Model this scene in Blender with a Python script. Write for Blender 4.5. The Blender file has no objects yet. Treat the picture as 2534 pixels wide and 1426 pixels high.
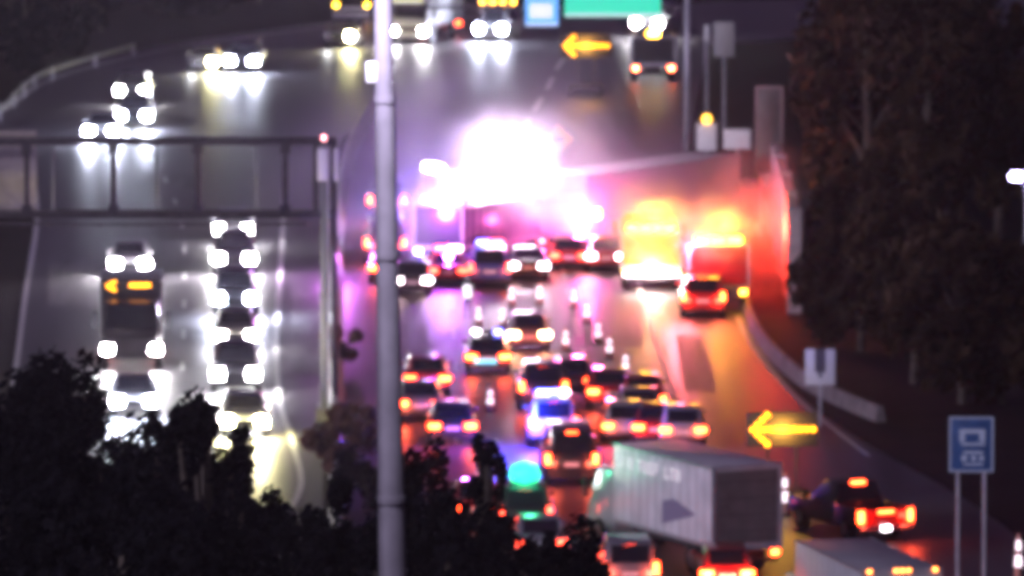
import bpy, math, random
from mathutils import Vector, Matrix, Euler
rnd = random.Random(7)
S = bpy.context.scene
COL = S.collection
# ------------------------------------------------------------------ camera, world, exposure
CH, CF, CVH = 37.0, 20000.0, -1364.0          # camera height (m), focal length (px of a 2534 px frame), horizon row
PITCH = math.atan((713 - CVH) / CF)
cam = bpy.data.cameras.new('camera'); co = bpy.data.objects.new('camera', cam); COL.objects.link(co)
co.location = (0, 0, CH); co.rotation_euler = (math.radians(90) - PITCH, 0, 0)
cam.sensor_width = 36; cam.lens = 36 * CF / 2534; cam.clip_start = 1; cam.clip_end = 4000
cam.dof.use_dof = True; cam.dof.focus_distance = 150; cam.dof.aperture_fstop = 1.6; cam.dof.aperture_blades = 6
S.camera = co
W = bpy.data.worlds.new('World'); S.world = W; W.use_nodes = True
nt = W.node_tree; bg = nt.nodes['Background']
sky = nt.nodes.new('ShaderNodeTexSky'); sky.sky_type = 'NISHITA'; sky.sun_disc = False
sky.sun_elevation = math.radians(-4); sky.sun_rotation = math.radians(200)
mx = nt.nodes.new('ShaderNodeMixRGB'); mx.inputs[0].default_value = 0.92
mx.inputs[2].default_value = (0.52, 0.26, 0.92, 1)      # glow of the town on the night sky
nt.links.new(sky.outputs[0], mx.inputs[1]); nt.links.new(mx.outputs[0], bg.inputs[0])
bg.inputs[1].default_value = 0.065
sl = bpy.data.lights.new('fill_sun', 'SUN'); so = bpy.data.objects.new('fill_sun', sl); COL.objects.link(so)
sl.energy = 1.6; sl.angle = math.radians(12); sl.color = (0.82, 0.74, 1.0)  # added violet fill sun for sides facing the camera, not a moon
so.rotation_euler = (math.radians(76), 0, math.radians(-48)); so.location = (0, 300, 120)
S.view_settings.view_transform = 'Standard'; S.view_settings.look = 'None'
S.view_settings.exposure = 0.0; S.view_settings.gamma = 1; S.view_settings.use_curve_mapping = False
cy = S.cycles
cy.pixel_filter_type = 'BLACKMAN_HARRIS'; cy.filter_width = 5.4
cy.max_bounces = 4; cy.diffuse_bounces = 2; cy.glossy_bounces = 2; cy.volume_bounces = 0
cy.transparent_max_bounces = 8; cy.transmission_bounces = 3
cy.sample_clamp_direct = 0; cy.sample_clamp_indirect = 6; cy.use_denoising = True
cy.caustics_reflective = False; cy.caustics_refractive = False
cy.volume_step_rate = 2.0; cy.volume_max_steps = 128

def P(u, v, z=0.0):
    """world point at height z seen at photo pixel (u, v)"""
    x = (u - 1267) / CF; y = -(v - 713) / CF
    d = Vector((x, math.cos(PITCH) + y * math.sin(PITCH), -math.sin(PITCH) + y * math.cos(PITCH)))
    t = (z - CH) / d.z
    return Vector((0, 0, CH)) + d * t
def at(u, D):
    return Vector(((u - 1267) / CF * D, D, 0))
def zat(v, D):                                # height of a point seen on row v at distance D
    return CH - D * (v - CVH) / CF
def head(a, b):                               # heading angle from pixel a to pixel b on the ground (0 = +Y)
    d = P(*b) - P(*a); return math.atan2(-d.x, d.y)

# ------------------------------------------------------------------ materials
MATS = {}
def mat(name, col=(.5, .5, .5), rough=.5, metal=0, emit=None, es=0, noise=0, nscale=4, coat=0, bump=0, alpha=1, spec=.5):
    if name in MATS: return MATS[name]
    m = bpy.data.materials.new(name); m.use_nodes = True; n = m.node_tree.nodes; l = m.node_tree.links
    b = n['Principled BSDF']
    b.inputs['Base Color'].default_value = (*col, 1); b.inputs['Roughness'].default_value = rough
    b.inputs['Metallic'].default_value = metal; b.inputs['Coat Weight'].default_value = coat
    b.inputs['Specular IOR Level'].default_value = spec
    if emit:
        b.inputs['Emission Color'].default_value = (*emit, 1); b.inputs['Emission Strength'].default_value = es
    if noise:
        tc = n.new('ShaderNodeTexCoord'); nz = n.new('ShaderNodeTexNoise'); nz.inputs['Scale'].default_value = nscale
        nz.inputs['Detail'].default_value = 6
        l.new(tc.outputs['Object'], nz.inputs['Vector'])
        r = n.new('ShaderNodeValToRGB'); r.color_ramp.elements[0].position = .3; r.color_ramp.elements[1].position = .7
        r.color_ramp.elements[0].color = (*[c * (1 - noise) for c in col], 1)
        r.color_ramp.elements[1].color = (*[min(1, c * (1 + noise)) for c in col], 1)
        l.new(nz.outputs['Fac'], r.inputs[0]); l.new(r.outputs[0], b.inputs['Base Color'])
        if bump:
            bp = n.new('ShaderNodeBump'); bp.inputs['Strength'].default_value = bump; bp.inputs['Distance'].default_value = .02
            l.new(nz.outputs['Fac'], bp.inputs['Height']); l.new(bp.outputs[0], b.inputs['Normal'])
    MATS[name] = m; return m
def asphalt(name, base, rough):
    m = bpy.data.materials.new(name); m.use_nodes = True; n = m.node_tree.nodes; l = m.node_tree.links
    b = n['Principled BSDF']; tc = n.new('ShaderNodeTexCoord')
    mp = n.new('ShaderNodeMapping'); mp.inputs['Scale'].default_value = (1, .06, 1); l.new(tc.outputs['Object'], mp.inputs[0])
    n1 = n.new('ShaderNodeTexNoise'); n1.inputs['Scale'].default_value = .9; n1.inputs['Detail'].default_value = 5; l.new(mp.outputs[0], n1.inputs[0])
    n2 = n.new('ShaderNodeTexNoise'); n2.inputs['Scale'].default_value = 6; n2.inputs['Detail'].default_value = 8; l.new(tc.outputs['Object'], n2.inputs[0])
    a = n.new('ShaderNodeMath'); a.operation = 'ADD'; l.new(n1.outputs[0], a.inputs[0]); l.new(n2.outputs[0], a.inputs[1])
    r = n.new('ShaderNodeValToRGB'); r.color_ramp.elements[0].position = .38; r.color_ramp.elements[1].position = .62
    h = n.new('ShaderNodeMath'); h.operation = 'MULTIPLY'; h.inputs[1].default_value = .5; l.new(a.outputs[0], h.inputs[0]); l.new(h.outputs[0], r.inputs[0])
    r.color_ramp.elements[0].color = (*[c * .45 for c in base], 1); r.color_ramp.elements[1].color = (*[c * 1.5 for c in base], 1)
    l.new(r.outputs[0], b.inputs['Base Color'])
    rr = n.new('ShaderNodeMapRange'); rr.inputs[3].default_value = rough - .08; rr.inputs[4].default_value = rough + .12
    l.new(n1.outputs[0], rr.inputs[0]); l.new(rr.outputs[0], b.inputs['Roughness'])
    bp = n.new('ShaderNodeBump'); bp.inputs['Strength'].default_value = .25; bp.inputs['Distance'].default_value = .01
    l.new(n2.outputs[0], bp.inputs['Height']); l.new(bp.outputs[0], b.inputs['Normal'])
    return m
M_road = asphalt('asphalt', (.072, .067, .075), .45)
M_conc = mat('concrete', (.33, .31, .31), .8, noise=.3, nscale=1.5, bump=.3)
M_line = mat('road_paint', (.62, .62, .6), .6, noise=.25, nscale=5)
M_grass = mat('dry_grass', (.012, .006, .006), .95, spec=.1, noise=.5, nscale=.6, bump=.5)
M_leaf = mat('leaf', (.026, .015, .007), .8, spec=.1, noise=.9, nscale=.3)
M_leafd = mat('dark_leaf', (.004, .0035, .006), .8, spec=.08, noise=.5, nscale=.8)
M_leafr = mat('reddish_leaf', (.11, .045, .03), .7, noise=.5, nscale=1)
M_bark = mat('bark', (.07, .055, .045), .9, noise=.4, nscale=3)
M_galv = mat('galvanised_steel', (.55, .55, .60), .45, .35, noise=.2, nscale=2)
M_dsteel = mat('dark_steel', (.06, .05, .06), .5, .4, noise=.3, nscale=3)
M_rub = mat('rubber', (.02, .02, .02), .8)
M_rim = mat('rim', (.4, .4, .42), .35, .8)
M_glass = mat('tinted_glass', (.012, .012, .016), .08, spec=.8)
M_blk = mat('black_plastic', (.025, .025, .028), .5)
M_chrome = mat('bright_trim', (.6, .6, .62), .2, .9)
M_white = mat('white_paint', (.75, .74, .74), .35, coat=.5)
M_plate = mat('plate', (.75, .78, .8), .4)
def E(name, col, s): return mat(name, col, .4, emit=col, es=s)
E_head = E('headlight_glow', (1, .96, 1), 600)
E_headw = E('warm_headlight_glow', (1, .90, .40), 800)
E_tail = E('taillight_glow', (1, .06, .012), 42)
E_taild = E('running_light_glow', (1, .06, .03), 16)
E_amber = E('amber_glow', (1, .42, .03), 30)
E_yel = E('yellow_glow', (1, .55, .03), 30)
E_arrow = E('arrow_led', (1, .34, .008), 11)
E_blue = E('blue_strobe', (.10, .12, 1), 40)
E_red = E('red_strobe', (1, .04, .06), 60)
E_white = E('white_flood', (1, .90, 1), 260)
E_green = E('green_glow_dome', (.02, .62, .26), 3.5)  # for the added dome that imitates a green glow
E_pink = E('small_white_lamp', (1, .85, .95), 30)
HV = {'headlight_glow': [E_head, E('blue_headlight_glow', (.72, .78, 1), 900), E('dim_headlight_glow', (1, .98, 1), 320)], 'warm_headlight_glow': [E_headw]}
def paint(name, c, r=.3): return mat(name + '_car_paint', c, r, .1, coat=.6)

# ------------------------------------------------------------------ mesh helpers
class MB:
    def __init__(s): s.v = []; s.f = []
    def add(s, vs, fs):
        o = len(s.v); s.v += [tuple(p) for p in vs]; s.f += [tuple(i + o for i in f) for f in fs]; return s
    def box(s, x0, x1, y0, y1, z0, z1):
        return s.add([(x0,y0,z0),(x1,y0,z0),(x1,y1,z0),(x0,y1,z0),(x0,y0,z1),(x1,y0,z1),(x1,y1,z1),(x0,y1,z1)],
                     [(0,3,2,1),(4,5,6,7),(0,1,5,4),(1,2,6,5),(2,3,7,6),(3,0,4,7)])
    def tube(s, a, b, r0, r1=None, n=10):
        a = Vector(a); b = Vector(b); r1 = r0 if r1 is None else r1
        d = (b - a).normalized(); x = d.orthogonal().normalized(); y = d.cross(x)
        vs = []
        for p, r in ((a, r0), (b, r1)):
            for i in range(n):
                t = 2 * math.pi * i / n; vs.append(p + x * math.cos(t) * r + y * math.sin(t) * r)
        fs = [(i, (i+1) % n, n + (i+1) % n, n + i) for i in range(n)] + [tuple(range(n))[::-1], tuple(range(n, 2*n))]
        return s.add(vs, fs)
    def loft(s, rings):
        n = len(rings[0]); vs = [p for r in rings for p in r]; fs = []
        for k in range(len(rings) - 1):
            for i in range(n):
                fs.append((k*n+i, k*n+(i+1) % n, (k+1)*n+(i+1) % n, (k+1)*n+i))
        fs += [tuple(range(n))[::-1], tuple(range((len(rings)-1)*n, len(rings)*n))]
        return s.add(vs, fs)
    def lathe(s, prof, n=14, c=(0, 0, 0)):
        return s.loft([[(c[0]+r*math.cos(2*math.pi*i/n), c[1]+r*math.sin(2*math.pi*i/n), c[2]+z) for i in range(n)] for r, z in prof])
    def panel(s, q, th=.012, inset=.06, off=.004):
        q = [Vector(p) for p in q]; c = sum(q, Vector()) / 4
        q = [p + (c - p) * inset for p in q]
        nn = (q[1]-q[0]).cross(q[3]-q[0]).normalized()
        lo = [p + nn * off for p in q]; hi = [p + nn * (off + th) for p in q]
        return s.add(lo + hi, [(0,3,2,1),(4,5,6,7),(0,1,5,4),(1,2,6,5),(2,3,7,6),(3,0,4,7)])
    def build(s, name, m, parent=None, bevel=0, smooth=False, loc=None):
        me = bpy.data.meshes.new(name); me.from_pydata(s.v, [], s.f); me.validate(); me.update()
        import bmesh
        b = bmesh.new(); b.from_mesh(me); bmesh.ops.recalc_face_normals(b, faces=b.faces); b.to_mesh(me); b.free()
        o = bpy.data.objects.new(name, me); COL.objects.link(o)
        for k in (m if isinstance(m, (list, tuple)) else [m]): me.materials.append(k)
        if smooth: me.shade_smooth()
        if bevel:
            mo = o.modifiers.new('bevel', 'BEVEL'); mo.width = bevel; mo.segments = 2; mo.limit_method = 'ANGLE'; mo.angle_limit = .6
            me.shade_smooth()
        if parent: o.parent = parent
        if loc is not None: o.location = loc
        return o
def tag(o, label=None, cat=None, group=None, kind=None):
    if label: o['label'] = label
    if cat: o['category'] = cat
    if group: o['group'] = group
    if kind: o['kind'] = kind
    return o
def empty(name, loc, rz, label, cat, group=None):
    o = bpy.data.objects.new(name, None); COL.objects.link(o); o.empty_display_size = .5
    o.location = loc; o.rotation_euler = (0, 0, rz); return tag(o, label, cat, group)
def lamp(parent, loc, power, col, kind='POINT', rad=.15, rot=None, size=1.2, blend=.6, name='lamp_light'):
    l = bpy.data.lights.new(name, kind); l.energy = power; l.color = col; l.shadow_soft_size = rad
    if kind == 'SPOT': l.spot_size = size; l.spot_blend = blend
    o = bpy.data.objects.new(name, l); COL.objects.link(o); o.location = loc
    if rot: o.rotation_euler = rot
    if parent: o.parent = parent
    return o

# ------------------------------------------------------------------ ground and roads
def sheet(name, pix, z, m, kind='structure', world=False):
    pts = [Vector(p) if world else P(*p) for p in pix]
    mb = MB(); mb.add([(p.x, p.y, z) for p in pts], [tuple(range(len(pts)))])
    return tag(mb.build(name, m), kind=kind)
sheet('ground', [(-900, -50, 0), (900, -50, 0), (900, 2600, 0), (-900, 2600, 0)], 0, M_grass, world=True)
def smooth_path(pts, n=8):
    out = []
    for i in range(len(pts) - 1):
        p0 = Vector(pts[max(i-1, 0)]); p1 = Vector(pts[i]); p2 = Vector(pts[i+1]); p3 = Vector(pts[min(i+2, len(pts)-1)])
        for k in range(n):
            t = k / n
            out.append(.5 * ((2*p1) + (-p0+p2)*t + (2*p0-5*p1+4*p2-p3)*t*t + (-p0+3*p1-3*p2+p3)*t**3))
    out.append(Vector(pts[-1])); return out
def gpath(pix, n=8): return smooth_path([P(*p).xy.to_3d() for p in pix], n)
def band(mb, L, R, z):
    n = len(L); mb.add([(p.x, p.y, z) for p in L] + [(p.x, p.y, z) for p in R], [(i, i+1, n+i+1, n+i) for i in range(n-1)])
def two_edges(name, Lp, Rp, z, m):
    mb = MB(); band(mb, gpath(Lp), gpath(Rp), z); return tag(mb.build(name, m), kind='structure')
# near-side lanes coming towards the camera
two_edges('oncoming_road', [(-60, 1700), (-10, 1200), (25, 990), (60, 740), (88, 560), (60, 420), (-60, 330), (-500, 270)],
          [(800, 1700), (800, 1200), (800, 990), (805, 740), (800, 560), (820, 420), (850, 330), (900, 230)], .010, M_road)
two_edges('curved_road', [(-700, 420), (-300, 330), (0, 262), (130, 180), (400, 112), (700, 70), (930, 46), (1300, 24), (1900, 0), (2600, -30)],
          [(-700, 640), (-300, 540), (100, 470), (500, 420), (800, 360), (980, 260), (1130, 200), (1350, 150), (1900, 100), (2600, 60)], .006, M_road)
two_edges('outbound_road', [(820, 1900), (830, 1400), (833, 1040), (836, 800), (840, 600), (860, 420), (930, 280), (1080, 170), (1250, 100), (1500, 30)],
          [(2300, 1900), (1990, 1400), (1800, 1100), (1720, 940), (1690, 800), (1690, 620), (1700, 420), (1720, 280), (1740, 170), (1760, 60), (1780, -40)], .014, M_road)
two_edges('exit_ramp', [(1900, 1700), (1760, 1300), (1640, 1040), (1590, 860), (1560, 740), (1555, 620), (1560, 520)],
          [(2900, 1700), (2480, 1300), (2130, 1090), (1960, 960), (1850, 790), (1845, 660), (1850, 540)], .018, M_road)
def line(name, pix, w, z=.026, dash=None, m=M_line, wave=0):
    pts = gpath(pix, 12); mb = MB(); acc = 0; seg = []; vis = True; L = []; R = []
    def flush():
        if len(L) > 1: band(mb, L[:], R[:], z)
        L.clear(); R.clear()
    # resample evenly
    q = [pts[0]]; rem = .5
    for a, b in zip(pts, pts[1:]):
        d = (b-a).length; t = rem
        while t < d: q.append(a + (b-a) * (t/d)); t += .5
        rem = t - d
    for i in range(len(q)-1):
        s = i * .5
        if dash and (s % sum(dash)) >= dash[0]: flush(); continue
        t = (q[i+1]-q[i]).normalized(); nn = Vector((-t.y, t.x, 0)) * w / 2
        L.append(q[i]+nn); R.append(q[i]-nn)
        if dash and ((i+1)*.5 % sum(dash)) >= dash[0]: L.append(q[i+1]+nn); R.append(q[i+1]-nn)
    flush()
    return tag(mb.build(name, m), kind='structure')
line('edge_line', [(-30, 1250), (28, 990), (62, 740), (92, 540), (80, 430)], .22)
line('lane_line', [(440, 1200), (448, 990), (456, 740), (450, 560), (400, 430), (330, 350)], .15, dash=(3, 9))
line('median_edge_line', [(700, 1290), (745, 1200), (722, 1090), (692, 990), (684, 860), (690, 740), (700, 560), (705, 440)], .22)
line('exit_lane_line', [(1740, 1180), (1692, 1060), (1664, 980), (1640, 900), (1612, 815), (1590, 740), (1575, 680)], .20)
line('ramp_edge_line', [(2150, 1130), (1985, 1000), (1905, 915), (1850, 840), (1822, 780)], .16)
line('lane_dash_line', [(1465, 1000), (1440, 860), (1415, 760), (1385, 640), (1350, 520)], .18, dash=(7, 5))
line('inner_dash_line', [(1130, 1100), (1125, 860), (1120, 740), (1118, 600)], .15, dash=(3, 9))
line('outer_edge_line', [(1290, 330), (1325, 270), (1355, 220), (1385, 160), (1430, 110)], .3, dash=(9, 6))
line('far_lane_line', [(260, 400), (420, 250), (650, 190), (900, 150), (1200, 120)], .15, dash=(3, 9))
line('far_edge_line', [(10, 275), (135, 195), (400, 126), (700, 82), (930, 58), (1300, 36)], .3)

M_wear = asphalt('worn_asphalt', (.045, .043, .047), .40); M_patch = asphalt('patched_asphalt', (.15, .145, .15), .62)
for a, b_ in (((380, 1200), (385, 560)), ((270, 1200), (280, 560)), ((530, 1200), (532, 560)), ((640, 1200), (632, 560)), ((1010, 1200), (1030, 700)), ((1170, 1200), (1160, 700)), ((1500, 900), (1440, 700)), ((1700, 1040), (1655, 780)), ((1810, 1040), (1745, 790))):
    line('tyre_wear', [a, ((a[0]+b_[0])/2 + rnd.uniform(-8, 8), (a[1]+b_[1])/2), b_], rnd.uniform(.35, .6), z=.022, m=M_wear)
for u, v, w_, h_ in ((180, 700, 60, 60), (760, 820, 40, 110), (1010, 840, 50, 40), (1720, 900, 50, 70), (1300, 760, 40, 30), (420, 450, 60, 20), (1500, 300, 60, 26), (600, 300, 50, 16), (1560, 800, 30, 60)):
    sheet('road_patch', [(u-w_, v-h_), (u+w_, v-h_*.9), (u+w_*1.05, v+h_), (u-w_, v+h_*.95)], .0205 if u < 1600 else .0215, M_patch if u % 200 else M_wear)
def barrier(name, pix, h, w0, w1, label, cat, m=M_conc, n=8):
    pts = gpath(pix, n); rings = []
    for i, p in enumerate(pts):
        t = (pts[min(i+1, len(pts)-1)] - pts[max(i-1, 0)]).normalized(); nn = Vector((-t.y, t.x, 0))
        prof = [(-w0/2, 0), (-w0/2, .08), (-w1/2-.06, .32), (-w1/2, h), (w1/2, h), (w1/2+.06, .32), (w0/2, .08), (w0/2, 0)]
        rings.append([(p.x + nn.x*a, p.y + nn.y*a, z) for a, z in prof])
    mb = MB().loft(rings); o = mb.build(name, m); return tag(o, label, cat)
barrier('median_barrier', [(832, 1700), (834, 1300), (833, 1040), (832, 860), (834, 700), (838, 560), (862, 400), (935, 262)], .9, .6, .2,
        'long grey concrete median barrier running past the gantry leg', 'barrier')
barrier('ramp_barrier', [(2180, 1045), (2080, 1003), (1990, 955), (1925, 898), (1880, 845), (1850, 780), (1842, 720)], .6, .4, .16,
        'pale curved concrete barrier along the right side of the exit ramp', 'barrier', m=mat('stained_concrete', (.16, .15, .15), .8, noise=.4, nscale=1.2))
# guard rail at far left
def guard_rail(name, pix, label):
    pts = gpath(pix, 6); root = empty(name, pts[0], 0, label, 'guard rail'); o = pts[0]
    rail = MB(); rings = []
    for i, p in enumerate(pts):
        t = (pts[min(i+1, len(pts)-1)] - pts[max(i-1, 0)]).normalized(); nn = Vector((-t.y, t.x, 0)); q = p - o
        rings.append([(q.x+nn.x*a, q.y+nn.y*a, z) for a, z in ((0, .56), (.05, .61), (0, .66), (.05, .71), (0, .76), (-.03, .76), (-.03, .56))])
    rail.loft(rings).build('rail', mat('weathered_steel', (.22, .22, .22), .6), root)
    for i, p in enumerate(pts[::3]):
        q = p - o; MB().box(q.x-.07, q.x+.07, q.y+.05, q.y+.2, 0, .78).build('post', M_galv, root)
    return root
guard_rail('guard_rail', [(-160, 410), (0, 300), (60, 240), (130, 200), (330, 140)], 'thin steel guard rail on the outer edge of the far left curve')
# retaining / noise wall behind the fire engines
wp = [P(1965, 775), P(1945, 690), P(1925, 610), P(1905, 540)]
mb = MB()
wl = smooth_path(wp, 5); rings = []
for i, p in enumerate(wl):
    t = (wl[min(i+1, len(wl)-1)] - wl[max(i-1, 0)]).normalized(); nn = Vector((-t.y, t.x, 0))
    rings.append([(p.x+nn.x*a, p.y+nn.y*a, z) for a, z in ((-.2, 0), (-.2, 4.4), (.2, 4.4), (.2, 0))])
nw = empty('noise_wall', wl[0], 0, 'tall plain noise wall glowing red beside the fire engines', 'wall')
mb.loft([[(a-wl[0].x, b-wl[0].y, c) for a, b, c in r] for r in rings]).build('wall_panel', M_conc, nw)
for p in wl[::3]:
    q = p - wl[0]; MB().box(q.x-.3, q.x+.3, q.y-.25, q.y+.25, 0, 4.55).build('pilaster', M_conc, nw)

# ------------------------------------------------------------------ vehicles
def wheels(root, xs, ys, r=.34, w=.22):
    for y in ys:
        for sx in (-1, 1):
            t = MB().tube((-w/2, 0, 0), (w/2, 0, 0), r, n=20).build('wheel', M_rub, root, loc=(sx*(xs-w/2), y, r))
            MB().tube((-.015, 0, 0), (.015, 0, 0), r*.6, r*.55, n=12).build('rim', M_rim, t, loc=(sx*(w/2+.008), 0, 0))
def beams(root, y, z, xs, power, col=(.95, .95, 1), rad=.12):
    for sx in (-1, 1):
        lamp(root, (sx*xs, y+.12, z), power, col, 'SPOT', rad, (math.radians(80), 0, 0), math.radians(110), .9, 'headlight_beam')
CARS = {  # L, W, H, roof stations (rear glass base, roof rear, roof front, windscreen base), tail height, hood height
 'sedan': (4.8, 1.84, 1.45, (-1.95, -1.05, .25, 1.15), 1.02, .92),
 'hatch': (4.2, 1.78, 1.50, (-2.0, -1.55, .25, 1.1), .98, .95),
 'suv':   (4.8, 1.95, 1.78, (-2.36, -2.05, .35, 1.2), 1.12, 1.08),
 'van':   (5.2, 2.0, 2.05, (-2.58, -2.45, 1.0, 1.75), 1.15, 1.15),
}
def ring(w, z0, z1, y):
    h = z1 - z0
    a = [(-.88*w, z0), (-w, z0+.2*h), (-w, z0+.62*h), (-.95*w, z0+.88*h), (-.84*w, z1)]
    return [(x, y, z) for x, z in a] + [(-x, y, z) for x, z in a[::-1]]
def car(kind, rear, rz, col, label, cat='car', group=None, tail=None, headl=None, beam=0, name=None, front=False, brake=True, bar=None, tailpow=0, single=False):
    """rear = ground point under the rear bumper (front bumper if front=True)"""
    L, Wd, H, (g0, r0, r1, g1), zt, zh = CARS[kind]
    hd = Vector((-math.sin(rz), math.cos(rz), 0))
    c = Vector(rear) + hd * (L/2 if not front else -L/2)
    root = empty(name or {'sedan': 'sedan', 'hatch': 'hatchback', 'suv': 'suv', 'van': 'van'}[kind], c, rz, label, cat, group)
    w = Wd/2; y0 = -L/2; y1 = L/2
    if headl in (E_head, E_headw): headl = rnd.choice(HV[headl.name])
    dz = rnd.uniform(-.05, .05); dw = rnd.uniform(-.06, .05)
    b = MB(); st = [(y0, .86, .42, zt-.16), (y0+.08, .95, .32, zt-.05), (y0+.35, .99, .24, zt), (g0+.05 if kind == 'sedan' else y0+.6, 1, .24, zt+.01),
          (0, 1, .22, zt-.03), (g1, .99, .24, zh+.03), (y1-.5, .96, .24, zh-.1), (y1-.12, .88, .28, zh-.24), (y1, .74, .36, zh-.34)]
    st.sort(); b.loft([ring(w*k, za, zb, y) for y, k, za, zb in st])
    wb, wt = w*.90, w*.70; zb = zt-.03; zf = zh+.02
    cab = [[(-wb*.9, g0, zb-.02), (-wb*.8, g0, zb), (wb*.8, g0, zb), (wb*.9, g0, zb-.02)],
           [(-wb, r0-.02, zb), (-wt, r0, H-.06), (wt, r0, H-.06), (wb, r0-.02, zb)],
           [(-wb, r0+.35, zb), (-wt*1.02, r0+.35, H), (wt*1.02, r0+.35, H), (wb, r0+.35, zb)],
           [(-wb, r1-.25, zb), (-wt*1.02, r1-.25, H), (wt*1.02, r1-.25, H), (wb, r1-.25, zb)],
           [(-wb, r1, zb), (-wt, r1, H-.05), (wt, r1, H-.05), (wb, r1, zb)],
           [(-wb*.95, g1, zf-.02), (-wb*.88, g1, zf), (wb*.88, g1, zf), (wb*.95, g1, zf-.02)]]
    b.loft(cab)
    b.build('body', col, root, bevel=.03)
    MB().panel([cab[0][1], cab[0][2], cab[1][2], cab[1][1]], inset=.10).build('rear_window', M_glass, root)
    MB().panel([cab[5][2], cab[5][1], cab[4][1], cab[4][2]], inset=.07).build('windscreen', M_glass, root)
    for sx in (-1, 1):
        q = [(sx*wb, r0+.15, zb+.02), (sx*wb, r1+.25, zb+.02), (sx*wt*1.0, r1-.15, H-.07), (sx*wt*1.0, r0+.25, H-.07)]
        if sx < 0: q = [q[1], q[0], q[3], q[2]]
        MB().panel(q, inset=.05, off=.012).build('side_window', M_glass, root)
        MB().box(sx*(w+.02)-.09, sx*(w+.02)+.09, g1-.25, g1-.13, zh+.02, zh+.16).build('mirror', col, root, bevel=.02)
        tl = MB().box(sx*w*.74-.22, sx*w*.74+.22, y0-.015, y0+.10, zt-.36, zt-.16) if kind != 'suv' and kind != 'van' else \
             MB().box(sx*w*.86-.09, sx*w*.86+.09, y0-.015, y0+.10, zt-.34, zt+.02)
        tl.build('taillight', tail or (mat('red_lens', (.25, .01, .01), .3) if front else E_taild), root, bevel=.01)
        MB().box(sx*w*.72-.22-dw/2, sx*w*.72+.22+dw/2, y1-.14, y1+.02, zh-.44+dz, zh-.12-dw).build('headlight', M_chrome if single and sx == single else (headl or M_chrome), root, bevel=.01)
    if brake and tail: MB().box(-.2, .2, r0-.03, r0+.01, H-.12, H-.085).build('brake_light', tail, root)
    MB().box(-.26, .26, y0-.02, y0-.005, zt-.42, zt-.27).build('licence_plate', M_plate, root)
    MB().box(-w*.9, w*.9, y0-.03, y0+.1, .28, .44).build('bumper', M_blk, root, bevel=.02)
    MB().box(-w*.5, w*.5, y1-.06, y1+.015, zh-.42, zh-.26).build('grille', M_blk, root)
    wheels(root, w*.98, (y0+.95, y1-.95))
    if bar:
        lb = MB().box(-.6, .6, -.5, -.2, H+.02, H+.06).build('lightbar', M_blk, root)
        for i, e in enumerate(bar):
            k = (i+.5)/len(bar)*1.2-.6; ww = .55/len(bar)
            MB().box(k-ww, k+ww, -.48, -.22, H+.06, H+.16).build('strobe', e, lb, bevel=.01)
    if beam: beams(root, y1, zh-.28, w*.7, beam)
    if tailpow:
        for sx in (-1, 1): lamp(root, (sx*w*.7, y0-.15, zt-.3), tailpow, (1, .12, .06), name='taillight_light')
    return root

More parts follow.
